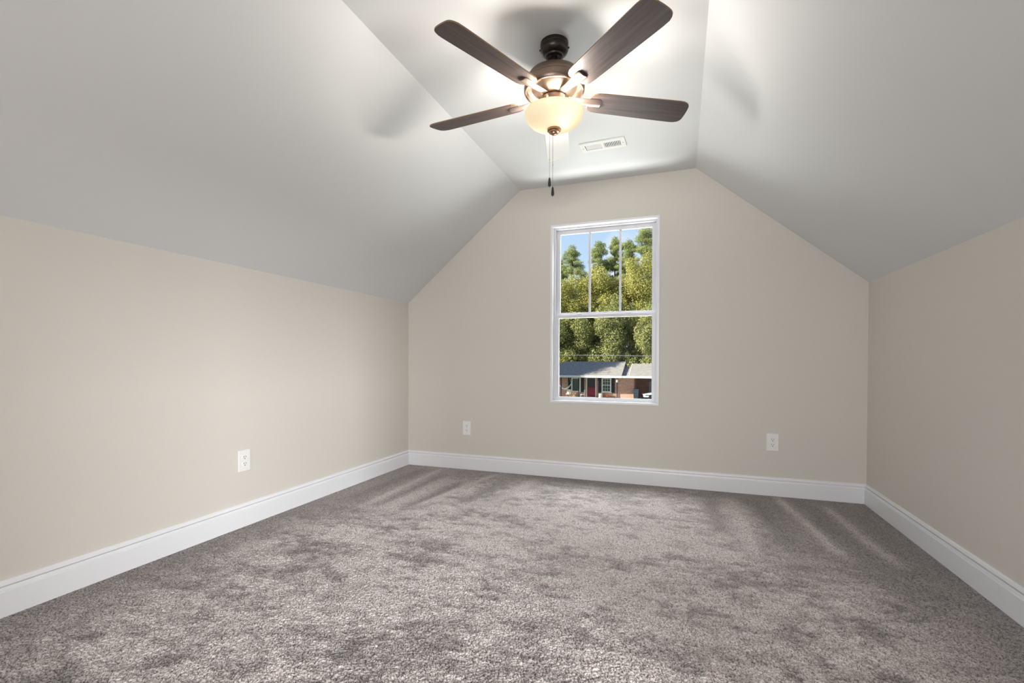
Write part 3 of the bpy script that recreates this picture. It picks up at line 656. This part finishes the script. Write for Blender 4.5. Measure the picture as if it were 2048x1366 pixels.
def tree(name, label, x, y, top, puffs, kind, leaf=0.34, n=6500, seed=0, group='trees behind the brick house', base=None):
    rng = np.random.default_rng(seed); base = GZ if base is None else base; n = int(n * 7.5); leaf *= 0.29
    root = tag(empty(name, (x, y, base)), label, 'tree', group)
    pf = np.array(puffs, float)                       # local x, y, z(abs), rx, rz
    wgt = pf[:, 3] * pf[:, 4]; idx = rng.choice(len(pf), n, p=wgt / wgt.sum()); P = pf[idx]
    d = rng.normal(size=(n, 3)); d /= np.linalg.norm(d, axis=1)[:, None]; rad = rng.random(n) ** 0.36 + np.abs(rng.normal(size=n)) * 0.16
    lump = 1 + 0.18 * np.sin(d[:, 0] * 7 + P[:, 0] * 3) * np.cos(d[:, 2] * 6 + P[:, 2])
    ctr = np.stack([P[:, 0] + d[:, 0] * P[:, 3] * rad * lump, P[:, 1] + d[:, 1] * P[:, 3] * rad * lump, P[:, 2] - base + d[:, 2] * P[:, 4] * rad * lump], 1)
    nr = d + rng.normal(size=(n, 3)) * 0.7 + np.array([0, -0.15, 0.35]); nr /= np.linalg.norm(nr, axis=1)[:, None]
    tmp = rng.normal(size=(n, 3)); u = np.cross(nr, tmp); u /= np.linalg.norm(u, axis=1)[:, None]; v = np.cross(nr, u)
    s = leaf * (0.6 + 0.8 * rng.random(n))[:, None]
    # each spray: a small folded leaf cluster (two tilted facets)
    A = ctr - u * s; B = ctr + v * s * 0.55 + nr * s * 0.25; Cc = ctr + u * s; Dd = ctr - v * s * 0.55 + nr * s * 0.25
    co = np.stack([A, B, Cc, Dd], 1).reshape(-1, 3)
    b4 = (4 * np.arange(n))[:, None]; fs = np.concatenate([b4 + np.array([[0, 1, 2]]), b4 + np.array([[0, 2, 3]])], 1).reshape(-1).astype(np.int32)
    me = bpy.data.meshes.new('crown'); me.vertices.add(4 * n); me.vertices.foreach_set('co', co.astype(np.float32).ravel())
    me.loops.add(6 * n); me.loops.foreach_set('vertex_index', fs); me.polygons.add(2 * n)
    me.polygons.foreach_set('loop_start', np.arange(0, 6 * n, 3, dtype=np.int32)); me.update(calc_edges=True); me.materials.append(LEAF[kind])
    o = bpy.data.objects.new('crown', me); C.objects.link(o); o.parent = root
    tk = MB(); h_ = top - base
    tk.tube([(0, 0, 0), (0.05, 0, h_ * 0.3), (-0.05, 0.05, h_ * 0.6), (0, 0, h_ * 0.88)], [0.32, 0.26, 0.18, 0.06], 10)
    for q in range(min(7, len(pf))):
        zz = max(1.2, pf[q, 2] - base - pf[q, 4] * 0.6 - 0.8)
        tk.tube([(0, 0, min(zz, h_ * 0.8)), (pf[q, 0] * 0.5, pf[q, 1] * 0.5, min(zz + 0.8, h_ * 0.9)), (pf[q, 0], pf[q, 1], pf[q, 2] - base)], [0.11, 0.08, 0.03], 6)
    tk.build('trunk', BARK, root)
    return root
def round_crown(cz, rx, rz, k, seed, sz=0.27):
    k = int(k * 2.6)
    g = np.random.default_rng(seed); out = []
    for _ in range(k):
        d = g.normal(size=3); d /= np.linalg.norm(d); q = g.random() ** 0.45 * 0.92
        out.append((d[0] * rx * q, d[1] * rx * q, cz + d[2] * rz * q, rx * sz * (0.7 + 0.6 * g.random()), rz * sz * (0.6 + 0.5 * g.random())))
    return out
# front row: darker oaks rising straight behind the roof
tree('oak_tree', 'dark green oak directly behind the left half of the grey roof', -15.5, 67, 8.5, round_crown(4.0, 4.0, 5.2, 16, 1), 'oak', n=8000, seed=1)
tree('oak_tree', 'dark green oak behind the right end of the main roof', -8.8, 68, 9.0, round_crown(4.2, 3.8, 5.6, 16, 2), 'oak', n=8000, seed=2)
tree('oak_tree', 'dark green oak above the lower carport roof', -3.2, 67, 9.0, round_crown(3.6, 3.4, 6.0, 14, 3), 'oak', n=7000, seed=3)
# middle row: sunlit yellow-green hardwoods
tree('hardwood_tree', 'yellow-green hardwood filling the left third of the window view', -18.3, 76, 16.0, round_crown(9.5, 4.6, 6.0, 18, 4), 'gold', n=9000, seed=4)
tree('hardwood_tree', 'yellow-green hardwood in the middle of the window view', -12.0, 77, 16.5, round_crown(9.5, 4.4, 6.5, 18, 5), 'gold', n=9000, seed=5)
tree('hardwood_tree', 'golden hardwood at the right edge of the window view', -5.6, 76, 17.5, round_crown(10.5, 4.4, 7.0, 18, 6), 'gold', n=9000, seed=6)
# back row: pines with puffed crowns
def pine(label, x, y, top, w_, seed, n=6000):
    g = np.random.default_rng(seed); pf = [(0, 0, top - 0.8, w_ * 0.22, 0.7), (0.2, 0, top - 1.6, w_ * 0.30, 0.6)]
    for i in range(64):
        z_ = top - 1.2 - i * 0.19; q = 0.26 + 0.74 * min(1, i / 26)
        a = g.random() * 6.28; rr_ = w_ * q * (0.15 + 0.85 * g.random())
        pf.append((math.cos(a) * rr_, math.sin(a) * rr_, z_ + g.normal() * 0.35, w_ * (0.13 + 0.19 * g.random()), 0.25 + 0.35 * g.random()))
    tree('pine_tree', label, x, y, top - 0.6, pf, 'pine', leaf=0.24, n=n, seed=seed)
pine('tall pine at the left of the treetops, with sky around its tip', -18.6, 84, 22.0, 3.3, 21)
pine('pine with a pointed puffed top between the two window bars', -13.9, 85, 22.6, 3.2, 22)
pine('pine beside the right window bar, topped by a blunt tuft', -11.2, 86, 23.4, 2.7, 23)
pine('broad pine right of the right window bar', -8.6, 85, 22.4, 3.0, 24)
pine('tallest pine, reaching highest at the right edge of the glass', -5.9, 85, 24.4, 4.4, 25, n=8000)
pine('short pine at the far left edge of the treetops', -21.3, 86, 20.0, 3.0, 26)
# far row closing the wood below the treetops
for q, (x, y, lab) in enumerate(((-19.6, 99, 'green hardwood far back, seen through the gap left of the roof ridge'), (-23.5, 95, 'green hardwood far back at the left of the wood'), (-16.0, 96, 'green hardwood far back in the middle of the wood'), (-8.0, 95, 'green hardwood far back at the right of the wood'))):
    tree('hardwood_tree', lab, x, y, 19.0, round_crown(7.5, 6.0, 11.0, 22, 40 + q), 'oak', leaf=0.45, n=8000, seed=40 + q)
# undergrowth right behind the house
for q, (x, lab) in enumerate(((-16.5, 'bush showing over the left end of the roof ridge'), (-13.3, 'bush left of the middle of the roof ridge'), (-10.6, 'yellowish bush right of the middle of the roof ridge'), (-7.0, 'bush filling the gap behind the step in the roof'), (-2.6, 'bush showing over the carport roof'))):
    tree('bush', lab, x, 67.2, 2.0, round_crown(0.0, 2.2, 2.6, 9, 50 + q), ('gold', 'oak', 'gold', 'oak', 'oak')[q], leaf=0.28, n=4000, seed=50 + q, group='bushes behind the house')
# the yard tree left of the view that shades the roof
tree('oak_tree', 'yard oak left of the view that casts shade on the roof', -25.5, 49.8, 11.0, [(0, 0, 8.5, 3.0, 2.2), (2.2, 0.8, 9.6, 2.0, 1.5), (-2.5, -0.5, 7.6, 2.4, 1.8), (1.0, -1.2, 7.2, 1.8, 1.2), (3.6, 1.6, 10.2, 1.2, 0.9)], 'oak', n=6000, seed=60, group='yard trees')
# the wood goes on to both sides, beyond what the window shows from here
hw = next(o for o in C.objects if o.name == 'hardwood_tree'); ok = next(o for o in C.objects if o.name == 'oak_tree')
for src, x, y, rz, lab in ((hw, 2.5, 78, 1.1, 'hardwood standing behind the carport, beyond the right window edge'), (ok, 5.5, 69, 2.0, 'oak right of the carport, beyond the right window edge'),
                           (hw, 11.5, 80, 2.9, 'hardwood well to the right of the brick house'), (ok, 16.0, 72, 4.0, 'oak well to the right of the brick house'),
                           (hw, -28.0, 77, 4.4, 'hardwood left of the wood seen through the glass'), (hw, 22.0, 80, 5.2, 'hardwood farthest to the right along the wood')):
    c = copy_tree(src); c.location = (x, y, GZ); c.rotation_euler = (0, 0, rz); c['label'] = lab
